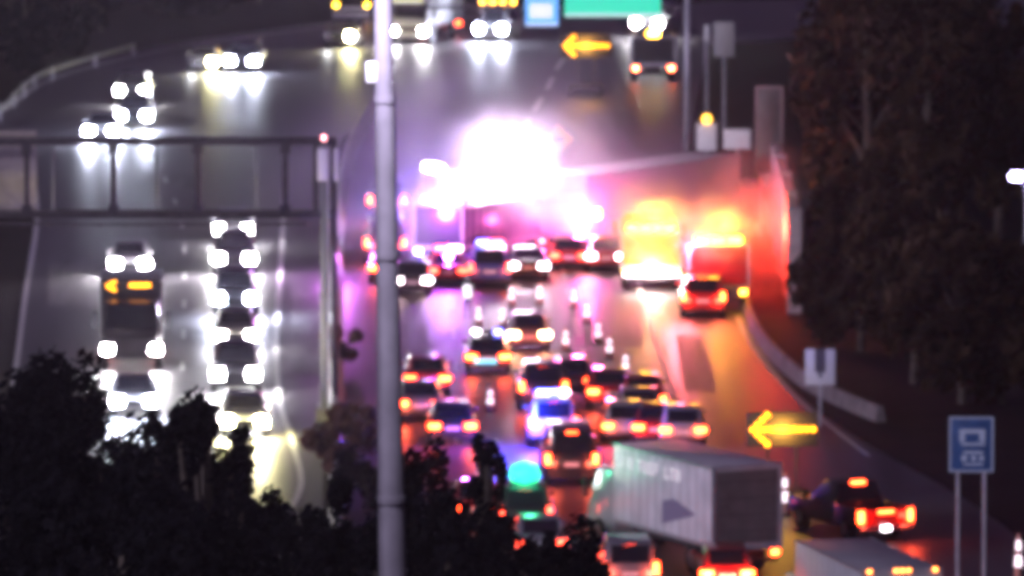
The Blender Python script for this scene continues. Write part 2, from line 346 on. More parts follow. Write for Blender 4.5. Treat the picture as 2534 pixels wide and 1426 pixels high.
def truck(rear, rz, box_col, label, cat='truck', name='box_truck', L=9.5, Wd=2.55, H=3.9, zf=1.1, cabcol=None, tail=E_tail, front=False, stripes=None, bar=None, markers=None, headl=None, beam=0, cabl=2.2, boxm=None):
    hd = Vector((-math.sin(rz), math.cos(rz), 0)); c = Vector(rear) + hd * (L/2 if not front else -L/2)
    root = empty(name, c, rz, label, cat); w = Wd/2; y0 = -L/2; y1 = L/2; yb = y1-cabl-.15
    MB().box(-.45, .45, y0+.2, y1-.4, .6, zf-.12).build('chassis', M_blk, root)
    cb = MB().box(-w, w, y0, yb, zf, H).build('cargo_box', box_col, root, bevel=.04)
    # corner rails and rear frame
    fr = MB()
    for sx in (-1, 1):
        fr.box(sx*w-.05, sx*w+.05, y0-.03, y0+.05, zf-.05, H+.02)
    fr.box(-w-.05, w+.05, y0-.03, y0+.05, H-.06, H+.05).box(-w-.05, w+.05, y0-.04, y0+.05, zf-.12, zf+.05)
    fr.build('rear_frame', M_galv, cb)
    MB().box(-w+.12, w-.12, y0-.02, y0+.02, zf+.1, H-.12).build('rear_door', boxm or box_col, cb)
    hs = MB()
    for k in range(4): hs.box(-w+.14, w-.14, y0-.032, y0-.018, zf+.5+k*.55, zf+.52+k*.55)
    hs.build('door_seam', M_dsteel, cb)
    rb = MB()
    for sx in (-1, 1):
        k = y0 + .6
        while k < yb - .2:
            rb.box(sx*w-.012, sx*w+.012, k, k+.035, zf+.06, H-.06); k += .61
        rb.box(sx*w-.03, sx*w+.03, y0+.06, yb, H-.07, H+.012).box(sx*w-.03, sx*w+.03, y0+.06, yb, zf-.02, zf+.1)
    for k in range(8): rb.box(-w+.05, w-.05, y0+.5+k*(yb-y0-.8)/8, y0+.56+k*(yb-y0-.8)/8, H-.005, H+.015)
    rb.build('panel_rib', mat('rib_metal', (.42, .42, .44), .4, .4), cb)
    cc = cabcol or box_col
    cab = MB().loft([[(-w*.92, yb+.12, .55), (w*.92, yb+.12, .55), (w*.92, yb+.12, 2.75), (-w*.92, yb+.12, 2.75)],
                     [(-w*.92, y1-.75, .5), (w*.92, y1-.75, .5), (w*.86, y1-.75, 2.7), (-w*.86, y1-.75, 2.7)],
                     [(-w*.92, y1-.3, .5), (w*.92, y1-.3, .5), (w*.9, y1-.3, 1.6), (-w*.9, y1-.3, 1.6)],
                     [(-w*.88, y1, .45), (w*.88, y1, .45), (w*.86, y1, 1.35), (-w*.86, y1, 1.35)]]).build('cab', cc, root, bevel=.05)
    MB().panel([(w*.88, y1-.3, 1.62), (-w*.88, y1-.3, 1.62), (-w*.85, y1-.74, 2.66), (w*.85, y1-.74, 2.66)], inset=.06, off=.01).build('windscreen', M_glass, root)
    MB().box(-w*.6, w*.6, y1-.02, y1+.03, .75, 1.25).build('grille', M_dsteel, root)
    for sx in (-1, 1):
        MB().box(sx*w*.78-.2, sx*w*.78+.2, y1-.05, y1+.04, .72, 1.02).build('headlight', headl or M_chrome, root, bevel=.01)
        MB().box(sx*w*.82-.13, sx*w*.82+.13, y0-.06, y0, zf-.34, zf-.16).build('taillight', tail, root)
        MB().box(sx*(w+.22)-.09, sx*(w+.22)+.09, y1-.7, y1-.6, 1.7, 2.35).build('mirror', M_blk, root)
        MB().box(sx*w-.02, sx*w+.02, y0+.9, y0+2.6, .45, .5) if False else None
    wheels(root, w*.98, (y0+1.6, y1-1.1), .5, .28)
    MB().box(-w*.9, w*.9, y0-.02, y0+.08, .5, .62).build('bumper', M_dsteel, root)
    if markers:
        for k in (-.85, -.16, 0, .16, .85):
            MB().box(k*w-.05, k*w+.05, y0-.08, y0-.03, H-.04, H+.05).build('marker_light', markers, cb)
    if bar:
        lb = MB().box(-w*.8, w*.8, y0+.15, y0+.45, H, H+.06).build('lightbar', M_blk, root)
        for i, e in enumerate(bar):
            k = ((i+.5)/len(bar)-.5)*1.6*w; ww = .7*w/len(bar)
            MB().box(k-ww, k+ww, y0+.12, y0+.48, H+.06, H+.30).build('strobe', e, lb, bevel=.02)
    if beam: beams(root, y1, .9, w*.8, beam)
    return root

def arrow_board(pt, rz, D_label, wd=2.4, ht=1.2, zc=3.0, e=E_arrow, name='arrow_board', cat='arrow board'):
    root = empty(name, pt, rz, D_label, cat)
    MB().box(-.9, .9, -.6, 1.6, .45, .7).build('trailer_bed', M_dsteel, root, bevel=.03)
    wheels(root, 1.0, (.5,), .32, .2)
    MB().tube((-.5, 0, .7), (-.5, 0, zc-ht/2+.1), .05).tube((.5, 0, .7), (.5, 0, zc-ht/2+.1), .05).build('mast', M_dsteel, root)
    bd = MB().box(-wd/2, wd/2, -.06, .06, zc-ht/2, zc+ht/2).build('board', mat('board_grey', (.07, .06, .06), .7), root, bevel=.02)
    pts = [(-wd*.42+i*wd*.085, 0) for i in range(11)]
    pts += [(-wd*.42+k*.17, s*k*.17) for k in (1, 2, 3) for s in (-1, 1)]
    for (x, z) in pts:
        MB().tube((x, -.06, zc+z), (x, -.12, zc+z), .082, n=10).build('led_lamp', e, bd)
    lamp(root, (0, -.5, zc), 220, (1, .5, .05), rad=.3, name='arrow_light')
    return root

silver = paint('silver', (.24, .24, .26)); dark = paint('dark_grey', (.03, .03, .035)); black = paint('black', (.02, .015, .02), .55)
whitep = paint('white', (.42, .41, .41)); redp = paint('red', (.30, .02, .02)); bluep = paint('blue', (.05, .08, .3)); beige = paint('beige', (.2, .18, .16))
G1 = 'oncoming cars with headlights on in the nearest lanes'
G2 = 'cars queued behind the closed lanes'
up = lambda u, v: head((u, v), (u, v-100))
# ---- oncoming lane two: a tight column of headlights
lane2 = [(577, 604, 'sedan', silver, 'farthest car of the bright headlight column, just under the gantry beam', E_head),
         (580, 682, 'suv', dark, 'second car from the gantry in the bright headlight column', E_head),
         (582, 785, 'suv', dark, 'dark car third from the gantry in the bright headlight column', E_head),
         (583, 868, 'sedan', beige, 'low beige car fourth from the gantry in the bright headlight column', E_head),
         (583, 975, 'suv', dark, 'dark car with pale windscreen, nearest one clear of the foliage in the headlight column', E_head),
         (605, 1085, 'sedan', silver, 'car with yellowish headlights half behind the foreground leaves', E_headw)]
for u, v, k, c, lb, e in lane2:
    rz = head((u-3, v-100), (u, v)); car(k, P(u, v), rz, c, lb, group=G1, headl=e, beam=200, front=True)
rz1 = head((322, 560), (326, 900))
car('sedan', P(322, 688), head((322, 600), (322, 700)), silver, 'pale car with headlights right behind the dark truck in the left lane', group=G1, headl=E_head, beam=200, front=True)
tk = truck(P(326, 918), rz1, black, 'dark truck with a small lit amber arrow sign over its cab in the left lane', L=7, Wd=2.5, H=3.35, cabcol=black, front=True, name='service_truck', headl=E_head, beam=200)
ab = MB().box(-1.15, 1.15, 1.25, 1.35, 3.0, 3.45).build('sign_board', M_blk, tk)
for x in [-i*.12 for i in range(0, 7)]: MB().box(x-.05, x+.06, 1.35, 1.40, 3.20, 3.30).build('led_lamp', E_arrow, ab)
for x, z in ((.95, 3.22), (.82, 3.31), (.82, 3.14), (.69, 3.38), (.69, 3.07)): MB().box(x-.06, x+.06, 1.35, 1.40, z-.04, z+.04).build('led_lamp', E_arrow, ab)
car('sedan', P(332, 1035), head((330, 930), (332, 1035)), silver, 'pale car with headlights in the left lane just above the dark foliage', group=G1, headl=E_head, beam=200, front=True)
# ---- far curve
G3 = 'far oncoming vehicles on the curve'
for u, v, u2, v2, k, lb, e in [
    (250, 352, 262, 335, 'sedan', 'farthest left car of the far curve, just above the gantry beam', E_head),
    (330, 322, 345, 300, 'suv', 'far car on the curve directly below another pair of headlights', E_head),
    (326, 262, 345, 240, 'suv', 'upper car of the stacked pairs of headlights on the left of the curve', E_head),
    (598, 184, 640, 172, 'suv', 'car on the curve whose headlights streak down the wet road', E_head),
    (500, 180, 540, 168, 'hatch', 'small car with one visible headlight left of the wet road streaks', E_headw),
    (838, 122, 900, 115, 'suv', 'far car left of the tall mast with amber reflection under it', E_headw),
    (1212, 106, 1300, 100, 'van', 'far vehicle below the blue sign with starry headlights', E_head),
    (1600, 94, 1680, 90, 'van', 'far vehicle under the green overhead sign with bright headlights', E_head)]:
    p = P(u, v); rz = head((u2, v2), (u, v)); rz = rz * .25 + math.pi * .75 if rz > 0 else -(abs(rz) * .25 + math.pi * .75)
    car(k, p, rz, silver if k != 'suv' else dark, lb, group=G3, headl=e, beam=100, front=True, single={500: 1, 838: 1}.get(u, 0))
truck(P(1010, 112), math.radians(165), whitep, 'far white truck with a glaring front beside the tall mast', L=8, H=3.3, front=True, name='far_truck', headl=E_head, beam=100, bar=None, cabcol=whitep)
# ---- outbound traffic
q = [ # u, v(rear ground), kind, colour, label, tail, tailpow
 (958, 545, 'suv', dark, 'farthest of the three cars half hidden by the tall mast, with red lights', E_tail, 60),
 (955, 655, 'van', dark, 'middle vehicle half hidden by the tall mast, with orange red lights', E_tail, 90),
 (962, 706, 'sedan', dark, 'nearest of the three cars half hidden by the tall mast beside the glare', E_tail, 30),
 (1020, 735, 'hatch', dark, 'small dark car with white lamps right of the mast near the dark fire truck', E_pink, 8),
 (1058, 985, 'sedan', redp, 'red lit car right of the mast, ahead of a second red one', E_tail, 60),
 (1040, 1048, 'sedan', beige, 'pale brown car right of the mast, behind the red lit car', E_tail, 60),
 (1418, 990, 'sedan', beige, 'pale car with a rounded roof ahead of the dark rear window car', E_tail, 40),
 (1345, 1018, 'suv', dark, 'dark car with a flat dark rear window in the middle of the queue', E_tail, 40),
 (1512, 1018, 'sedan', redp, 'car with orange lights at the left front of the exit queue', E_tail, 60),
 (1592, 1032, 'hatch', redp, 'car with orange lights at the right front of the exit queue', E_tail, 60),
 (1585, 1068, 'sedan', beige, 'second row car of the exit queue with a pale tail', E_taild, 40),
 (1548, 1102, 'hatch', whitep, 'pale small car left of the dark gap just above the white box truck', E_tail, 30),
 (1625, 1108, 'sedan', redp, 'red lit car just above the middle of the white box truck', E_tail, 60),
 (1690, 1112, 'hatch', whitep, 'small pale car at the right end of the row above the white box truck', E_tail, 30),
 (1415, 1205, 'van', dark, 'dark van with stacked red lights left of the white box truck', E_tail, 60),
 (1120, 1105, 'sedan', dark, 'dark car with red lights seen through the leaves right of the mast', E_tail, 60),
 (1180, 1310, 'sedan', redp, 'car with red lights low in the foliage below the green glow', E_tail, 60),
 (1340, 1400, 'sedan', silver, 'pale roofed car among the leaves below the white box truck', E_taild, 0),
 (1560, 1480, 'suv', silver, 'silver car with a lit high brake light at the bottom edge', E_tail, 40),
 (1800, 1474, 'hatch', redp, 'red roofed car with glaring red white tail lights right behind the box truck', E_tail, 500)]
for u, v, k, c, lb, t, tp in q:
    far = (1235 + (u-1267)*.93, v-120) if u < 1700 else (u-45, v-100)
    if u > 1480 and v < 1150: far = (u-26, v-100)
    car(k, P(u, v), head((u, v), far), c, lb, group=G2, tail=t, tailpow=tp)
# police cars
pc = car('sedan', P(1208, 930), head((1208, 930), (1190, 800)), dark, 'dark patrol car with a black roof alone in the lane, glowing cyan patch on its tail', 'police car', tail=E_tail, tailpow=60, name='police_car', bar=(E_pink, M_blk, M_blk, E_blue))
MB().box(-.55, .35, -2.44, -2.425, .48, .68).build('tail_glow_patch', E('cyan_glow', (.15, .75, .9), 1.2), pc)  # emissive strip added for a cyan reflection on the tail
car('hatch', P(1310, 872), head((1310, 872), (1290, 780)), beige, 'small car with a cream yellow lit back right of the patrol car', tail=E('cream_glow', (1, .75, .4), 50), tailpow=60)
ps = car('suv', P(1370, 1110), head((1370, 1110), (1350, 1000)), whitep, 'white police car washed in blue light above the green glow', 'police car', tail=E_tail, tailpow=40, name='police_car', bar=(E_blue, E_blue, E_blue, E_pink))
lamp(ps, (-1.0, -2.9, 1.6), 3000, (.03, .05, 1), rad=.2, name='strobe_or_fill')
cs = car('suv', P(1300, 1338), head((1300, 1338), (1280, 1220)), black, 'dark car carrying an added green glow dome behind the leaves', 'police car', tail=E_taild, name='police_car')
MB().lathe([(.1, 0), (.45, .1), (.55, .35), (.42, .65), (.12, .75)], n=16, c=(0, -1.4, 1.8)).build('green_glow_dome', E_green, cs, smooth=True)  # added dome imitating a green lens ghost, not a real beacon
lamp(cs, (0, -2.6, 2.9), 120, (.1, 1, .5), rad=.3, name='green_dome_light')  # added lamp that spreads the green glow

p2 = car('sedan', P(1108, 712), head((1108, 712), (1115, 650)), redp, 'car with a pink lit roof in front of the dark fire truck', 'police car', tail=E_taild, name='police_car', bar=(E_red, E_pink))
lamp(p2, (0, -.5, 2.4), 1800, (.45, .08, 1), name='strobe_or_fill')  # violet fill added to light the dark truck
# dark fire truck left of the glare
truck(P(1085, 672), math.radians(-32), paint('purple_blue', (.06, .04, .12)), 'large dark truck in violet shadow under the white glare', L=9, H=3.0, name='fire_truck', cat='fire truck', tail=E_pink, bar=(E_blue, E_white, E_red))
# rescue truck with floodlights: the source of the glare
gp = P(1255, 640); rt = truck(gp, math.radians(3), whitep, 'rescue truck lost in the white glare of its own floodlights', L=8, H=3.4, name='rescue_truck', cat='fire truck', tail=E_red, bar=(E_blue, E_red, E_blue, E_red))
mm = MB().tube((-.6, -3.5, 3.4), (-.6, -3.5, 5.6), .07).tube((.8, -3.5, 3.4), (.8, -3.5, 5.2), .07); ms = mm.build('light_mast', M_galv, rt)
for x, z in ((-.95, 5.5), (-.25, 5.5), (.45, 5.1), (1.15, 5.1), (-.95, 4.6), (-.25, 4.6), (.45, 4.3), (1.15, 4.3)):
    MB().box(x-.28, x+.28, -3.72, -3.55, z-.2, z+.2).build('floodlight', E_white, ms, bevel=.02)
sc = truck(P(1060, 560), math.radians(-70), whitep, 'pale vehicle with a row of white scene lights left of the main glare', L=6, H=2.6, name='rescue_van', cat='rescue van', tail=E_pink, bar=(E_white, E_white, E_white), cabl=1.6)
G_lights = [((.1, -3.9, 4.3), 2000, (1, .38, .98), .8), ((.3, -4.4, 3.0), 2200, (1, .42, .98), .8), ((-3.4, -4.4, 2.6), 4800, (.20, .12, 1), .5), ((3.4, -7, 2.0), 2600, (1, .12, .5), .4), ((-8, -12, 2.2), 1500, (.8, .2, 1), .4), ((2.8, -4.6, 2.6), 1700, (1, .25, .6), .5)]  # floodlights first, then added coloured fills tinting road and smoke
for lo, pw, c, r in G_lights: lamp(rt, lo, pw, c, rad=r, name='flood_or_fill')
ta = P(1450, 652); tb = P(1862, 588); td = (tb-ta).normalized(); tn = Vector((-td.y, td.x, 0))
truck(ta + tn*1.3, math.atan2(-td.x, td.y), mat('trailer_panel', (.48, .45, .45), .45, noise=.08), 'long pale box trailer standing slantwise across the road behind the fire engines', L=16, Wd=2.6, H=4.0, zf=1.15, name='semi_trailer', cat='truck', tail=E_red, cabcol=whitep, cabl=2.4)
tp_ = [o for o in bpy.data.objects if o.name.startswith('semi_trailer')][0]
MB().box(1.3, 1.4, -7.4, -6.9, 2.0, 2.4).build('marker_light', E_yel, tp_, bevel=.05)
def barricade(u, v, label, n, e):
    r = empty('road_barricade', P(u, v), 0, label, 'barricade')
    for z in (.45, .85): MB().box(-1.2, 1.2, -.02, .02, z, z+.2).build('board', M_white, r)
    for x in (-1, 1): MB().tube((x, -.3, 0), (x, .05, 1.05), .03).tube((x, .35, 0), (x, .05, 1.05), .03).build('leg', M_galv, r)
    for k in range(n): MB().tube((-1+2*k/(n-1), -.05, 1.2), (-1+2*k/(n-1), .05, 1.2), .13).build('warning_lamp', e, r)
barricade(870, 58, 'far barricade with two yellow lamps left of the mast at the top edge', 2, E_yel)
barricade(1232, 50, 'far barricade with a row of orange lamps left of the blue sign', 4, E_amber)
# fire engines on the right
yb_ = paint('yellow_green', (.42, .34, .04))
fe = truck(P(1612, 722), head((1612, 722), (1600, 600)), yb_, 'yellow lit fire engine with a blazing amber light bar across its back', L=9, Wd=2.65, H=2.6, name='fire_engine', cat='fire engine', tail=E_yel, bar=(E_yel, E_yel, E_yel, E_yel), boxm=yb_)
lamp(fe, (0, -4.9, 3.4), 1200, (1, .42, .012), rad=.4, name='strobe_or_fill')
lamp(fe, (0, -5.2, .9), 500, (1, .7, .6), rad=.4, name='scene_light')
MB().box(-1.2, 1.2, -4.62, -4.52, .72, .84).build('step_light', E_pink, fe)
fr = truck(P(1778, 772), head((1778, 772), (1768, 640)), redp, 'red fire engine with a glowing box light above its back, beside the wall', L=9, Wd=2.6, H=2.9, name='fire_engine', cat='fire engine', tail=E_amber, bar=(E_yel, E_yel, E_yel), boxm=redp)
lamp(fr, (.1, -4.9, 3.8), 900, (1, .40, .02), rad=.5, name='strobe_or_fill')
lamp(fr, (2.6, 2.5, 3.0), 4500, (1, .045, .02), rad=.6, name='strobe_or_fill')  # red lamp added in the smoke to redden the wall
lamp(fr, (-1.7, -5.3, 2.9), 2000, (1, .12, .22), rad=.4, name='strobe_or_fill')  # pink fill added to tint the road, no strobe here
car('suv', P(1740, 790), head((1740, 790), (1725, 690)), redp, 'dark red car tucked against the back of the red fire engine', tail=E_tail, tailpow=80)
car('sedan', P(1500, 676), head((1500, 676), (1485, 600)), redp, 'red car just left of the yellow fire engine, beyond the cones', tail=E_pink, tailpow=30)
car('hatch', P(1408, 672), head((1408, 672), (1400, 600)), redp, 'small dark red car under the lower right of the glare', tail=E_taild, tailpow=30)
car('sedan', P(1308, 700), head((1308, 700), (1300, 620)), dark, 'dark car directly below the white glare', tail=E_pink, tailpow=20)
car('suv', P(1212, 716), head((1212, 716), (1210, 640)), bluep, 'blue lit car below the left part of the glare', tail=E_taild, tailpow=20, bar=(E_blue, E_red))
car('hatch', P(1175, 1012), head((1175, 1012), (1165, 900)), dark, 'dark small car behind the patrol car with the cyan patch', tail=E_tail, tailpow=40, group=G2) if 0 else None
# far shadow trucks
truck(P(1617, 205), head((1617, 205), (1600, 150)), dark, 'far work truck with an amber beacon over two red tail lights', L=7, H=2.7, name='work_truck', tail=E('far_tail', (1, .15, .06), 60), bar=(M_blk, E('far_amber', (1, .5, .04), 90), M_blk), cabl=2.2)
# bottom right
bt = truck(P(1848, 1430), math.radians(25), mat('box_panel', (.74, .72, .75), .4, noise=.2, nscale=.8), 'white box truck with faint lettering high on its side, on the exit ramp', L=9.9, Wd=2.5, H=3.7, zf=1.05, cabcol=whitep, tail=E_tail, boxm=mat('shaded_door_panel', (.16, .14, .14), .5, noise=.2, nscale=2))  # rear door darker than the side: shade put into its colour
rr_ = P(2232, 1408, 3.95); rf_ = P(2062, 1330, 3.95); rh_ = math.atan2(-(rf_-rr_).x, (rf_-rr_).y)
lm = MB(); wl_ = -1.25
M_let = mat('bright_letter', (.95, .95, .95), .3, emit=(1, .9, .95), es=.35)  # slight emission makes the strokes brighter than the panel
let = [MB()]
def stroke(y, z, a, b): let[0].box(wl_-.035, wl_-.015, y, y+a, z, z+b)
yy_ = 2.2
for k, ch in enumerate('LIHTUEFLTH'):
    if k in (3, 7): yy_ -= .35
    for (a, b, c, d) in {'L': ((0, 0, .08, .42), (-.22, 0, .22, .09)), 'I': ((0, 0, .08, .42),), 'H': ((0, 0, .08, .42), (-.24, 0, .08, .42), (-.2, .17, .2, .08)), 'T': ((-.1, 0, .08, .42), (-.22, .34, .3, .08)),
                         'U': ((0, 0, .08, .42), (-.24, 0, .08, .42), (-.2, 0, .2, .08)), 'E': ((0, 0, .08, .42), (-.2, 0, .2, .08), (-.2, .34, .2, .08), (-.16, .17, .16, .08)), 'F': ((0, 0, .08, .42), (-.2, .34, .2, .08), (-.16, .17, .16, .08))}[ch]: stroke(yy_+a, 2.95+b, c, d)
    yy_ -= .42; let[0].build('side_letter', M_let, bt); let[0] = MB()
# the lettering cannot be read in the photograph: only its bright strokes are built
pass; 0 and lm.build('side_lettering', mat('bright_letter', (.95, .95, .95), .3), bt)
sw = MB()
for k in range(14):
    t = k/13; y = -1.2 - 2.2*t; sw.box(-1.28, -1.262, y-.17, y, 1.45+.5*t, 2.35-.45*abs(t-.35))
sw.build('side_graphic', mat('graphic_blue', (.25, .22, .34), .5), bt)
truck((rr_.x, rr_.y, 0), rh_, mat('grey_box_panel', (.45, .45, .47), .45, noise=.1, nscale=1), 'pale box trailer cut by the bottom edge, small orange lamps along its rear top', L=9.6, Wd=2.4, H=3.9, cabcol=whitep, tail=E_tail, markers=E('marker_glow', (1, .25, .04), 14))
# pickup
def pickup(pt, rz, label):
    L = 5.8; w = 1.0; hd = Vector((-math.sin(rz), math.cos(rz), 0)); root = empty('pickup_truck', Vector(pt)+hd*L/2, rz, label, 'pickup truck'); y0 = -L/2; y1 = L/2
    b = MB(); b.loft([ring(w*k, a, z, y) for y, k, a, z in ((y0+2.0, 1, .4, 1.15), (.2, 1, .4, 1.15), (y1-1.3, 1, .42, 1.13), (y1-.4, .97, .45, 1.08), (y1, .85, .5, .9))])
    b.box(-w, -w+.08, y0+.06, y0+2.0, .5, 1.2).box(w-.08, w, y0+.06, y0+2.0, .5, 1.2).box(-w, w, y0+.3, y0+2.0, .5, .68)
    b.loft([[(-.92, y0+2.0, 1.12), (-.72, y0+2.15, 1.85), (.72, y0+2.15, 1.85), (.92, y0+2.0, 1.12)], [(-.92, y0+3.6, 1.12), (-.72, y0+3.2, 1.85), (.72, y0+3.2, 1.85), (.92, y0+3.6, 1.12)], [(-.9, y0+4.2, 1.1), (-.85, y0+4.15, 1.13), (.85, y0+4.15, 1.13), (.9, y0+4.2, 1.1)]])
    b.build('body', black, root, bevel=.03)
    MB().box(-w+.03, w-.03, y0, y0+.08, .6, 1.18).build('tailgate', redp, root, bevel=.02)
    MB().panel([(-.85, y0+2.03, 1.25), (.85, y0+2.03, 1.25), (.72, y0+2.14, 1.78), (-.72, y0+2.14, 1.78)], inset=.06, off=.02).build('rear_window', M_glass, root)
    MB().box(-.25, .25, y0+2.08, y0+2.2, 1.80, 1.88).build('brake_light', E_tail, root)
    for sx in (-1, 1):
        MB().box(sx*.92-.09, sx*.92+.09, y0-.03, y0+.1, .72, 1.14).build('taillight', E_tail, root)
        MB().box(sx*1.12-.1, sx*1.12+.1, 1.0, 1.1, 1.15, 1.4).build('mirror', black, root)
        MB().box(sx*.75-.15, sx*.75+.15, y1-.05, y1+.03, .8, 1.0).build('headlight', M_chrome, root)
    MB().box(-.3, .3, y0-.02, y0+.01, 1.04, 1.12).build('tailgate_glow', E_tail, root)  # emissive strip added for the lit tailgate, no lamp there
    MB().box(-w, w, y0-.12, y0+.02, .45, .6).build('bumper', M_chrome, root, bevel=.02)
    MB().box(-.2, .1, y0-.14, y0-.12, .48, .60).build('licence_plate', E_pink, root)  # plate itself glows in place of being lit
    wheels(root, w, (y0+1.2, y1-1.1), .4, .27)
    for sx in (-1, 1): lamp(root, (sx*.9, y0-.3, .9), 60, (1, .08, .04), name='taillight_light')
pickup(P(2192, 1345), math.radians(24), 'black pickup truck with red lights on the ramp beside the blue sign')
arrow_board(P(1935, 1262), math.radians(4), 'near amber arrow board pointing left at the edge of the exit ramp', zc=2.85, wd=2.5)
arrow_board(P(1450, 238), math.radians(4), 'far amber arrow board pointing left under the green sign', zc=2.9, wd=2.9, ht=1.4)

# ------------------------------------------------------------------ gantry
gD = P(812, 1042).y; gx = P(812, 1042).x; s0 = CF / gD
g = empty('sign_gantry', (gx, gD, 0), 0, 'dark steel box truss gantry spanning the oncoming lanes', 'gantry')
zt_, zb_ = zat(350, gD), zat(532, gD); X = lambda u: (u - 812) / s0
pm = MB().tube((-.14, 0, 0), (-.14, 0, zt_+.1), .15, .13, 14); pm.build('post', mat('weathered_steel', (.22, .22, .22), .6), g, smooth=True)
MB().tube((.22, 1.3, 0), (.22, 1.3, zt_+.05), .12, .11, 14).build('post', M_dsteel, g, smooth=True)
MB().box(-.45, .75, -.4, 1.7, 0, .5).build('footing', M_conc, g, bevel=.03)
xl = -18.5
for yy in (0, 1.3):
    for zz in (zt_, zb_):
        MB().box(xl, .3, yy-.1, yy+.1, zz-.10, zz+.10).build('chord', M_dsteel, g, bevel=.02)
    for k, u in enumerate([-330, -130, 65, 280, 490, 707, 783] if yy == 0 else [-270, -70, 125, 385, 632]):
        x = X(u); t = .11 if yy == 0 else .05
        MB().box(x-t, x+t, yy-.05, yy+.05, zb_+.1, zt_-.1).build('vertical', M_dsteel if yy == 0 else mat('weathered_steel'), g)
for u in (65, 280, 490, 707):
    for zz in (zt_, zb_): MB().box(X(u)-.05, X(u)+.05, .1, 1.2, zz-.05, zz+.05).build('cross_tie', M_dsteel, g)
MB().box(xl-.2, xl+.2, -.2, 1.5, 0, zt_+.1).build('post', M_dsteel, g)
MB().box(X(-420), X(84), 1.42, 1.48, zat(533, gD+1.4), zat(320, gD+1.4)).build('sign_panel', mat('sign_back', (.36, .31, .28), .6, noise=.15), g)
MB().box(-.38, .02, -.24, -.19, zt_-1.45, zt_-.2).build('junction_box', mat('pale_box', (.8, .72, .82), .4), g, bevel=.02)
MB().box(.26, .40, -.24, -.19, zt_-1.45, zt_-.2).build('junction_box', mat('pale_box'), g, bevel=.02)
MB().tube((-.14, 0, zt_+.1), (-.14, 0, zt_+.28), .08).build('warning_lamp', E('pink_marker', (1, .35, .4), 8), g)

cw = MB().box(xl, X(760), -.75, -.15, zb_-.30, zb_-.24)
for k in range(18): cw.box(xl+k*.98, xl+k*.98+.05, -.75, -.70, zb_-.28, zb_+.5) if False else cw.box(xl+k*.98, xl+k*.98+.06, -.75, .1, zb_-.36, zb_-.30)
cw.build('walkway', M_dsteel, g)
for u in (65, 280, 490, 707):
    for a in (zb_, zt_-.42): MB().box(X(u)-.2, X(u)+.2, -.125, -.10, a, a+.42).build('gusset', M_dsteel, g)
MB().tube((.02, -.17, .5), (.02, -.17, zt_-1.4), .035).build('cable_duct', M_galv, g)
# overhead sign gantry far
fD = P(1700, 372).y; fx = P(1700, 372).x; fs = CF / fD
h = empty('overhead_sign', (fx, fD, 0), 0, 'overhead sign frame with a green and a blue panel at the top edge', 'road sign')
zt2 = zat(-60, fD)
MB().tube((0, 0, 0), (0, 0, zt2+.2), .16, .12, 14).build('post', M_galv, h, smooth=True)
for z in (zt2, zt2-1.6): MB().box((960-1700)/fs, .1, .2, .4, z-.08, z+.08).build('chord', M_dsteel, h)
X2 = lambda u: (u-1700)/fs
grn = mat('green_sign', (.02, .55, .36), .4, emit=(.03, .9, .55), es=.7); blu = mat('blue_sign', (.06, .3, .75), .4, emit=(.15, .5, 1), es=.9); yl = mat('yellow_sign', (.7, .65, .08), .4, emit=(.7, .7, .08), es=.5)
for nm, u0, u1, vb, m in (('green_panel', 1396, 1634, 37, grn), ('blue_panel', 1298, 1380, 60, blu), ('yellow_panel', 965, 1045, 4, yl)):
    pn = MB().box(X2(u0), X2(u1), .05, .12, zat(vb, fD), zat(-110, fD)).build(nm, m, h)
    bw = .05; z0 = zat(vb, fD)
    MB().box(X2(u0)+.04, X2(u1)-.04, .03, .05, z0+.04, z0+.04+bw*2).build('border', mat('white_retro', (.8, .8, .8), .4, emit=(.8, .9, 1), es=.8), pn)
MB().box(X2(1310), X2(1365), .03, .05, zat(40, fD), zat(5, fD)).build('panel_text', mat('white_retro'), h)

# ------------------------------------------------------------------ tall mast in the foreground
mp_ = P(970, 1426, 0); mD = 115.0
ms_ = CF / mD
mast = empty('light_mast', ((966-1267)/ms_ + .04, mD, 0), 0, 'tall pale high mast lighting pole crossing the whole picture', 'light pole')
x_of = lambda u, v: (u-1267)/ms_ - mast.location.x
za, zb2 = zat(1426, mD), zat(0, mD)
xa, xb = x_of(968, 1426), x_of(948, 0); sl_ = (xb-xa)/(zb2-za)
def mx_(z): return xa + sl_*(z-za)
ztop = zb2 + 2.5
rings = []
for k in range(25):
    z = ztop*k/24; r = .215 - .095*(z/ztop) if z < za else None
    f = (z-za)/(zb2-za); r = .195 - .062*max(0, f) if z >= za else .195 + .06*(1-z/za)
    rings.append([(mx_(z)+r*math.cos(2*math.pi*i/24), r*math.sin(2*math.pi*i/24), z) for i in range(24)])
MB().loft(rings).build('pole', mat('mast_steel', (.11, .10, .125), .55, .2, noise=.2, nscale=2.2), mast, smooth=True)
MB().lathe([(.5, 0), (.5, .1), (.3, .12)], 16, (mx_(0), 0, 0)).build('base_plate', M_galv, mast)
for z in (zat(1250, mD), zat(640, mD), zat(250, mD)):
    r = .20-.06*(z-za)/(zb2-za)+.006 if z > za else .26
    MB().lathe([(r, 0), (r, .09)], 20, (mx_(z), 0, z)).build('collar', mat('mast_steel'), mast)
MB().box(mx_(zat(185, mD))-.26, mx_(zat(185, mD))-.10, -.08, .06, zat(200, mD), zat(150, mD)).build('junction_box', M_galv, mast, bevel=.01)
rg = MB()
for i in range(12):
    a = 2*math.pi*i/12; b_ = 2*math.pi*(i+1)/12
    rg.tube((mx_(ztop)+1.1*math.cos(a), 1.1*math.sin(a), ztop-.2), (mx_(ztop)+1.1*math.cos(b_), 1.1*math.sin(b_), ztop-.2), .04)
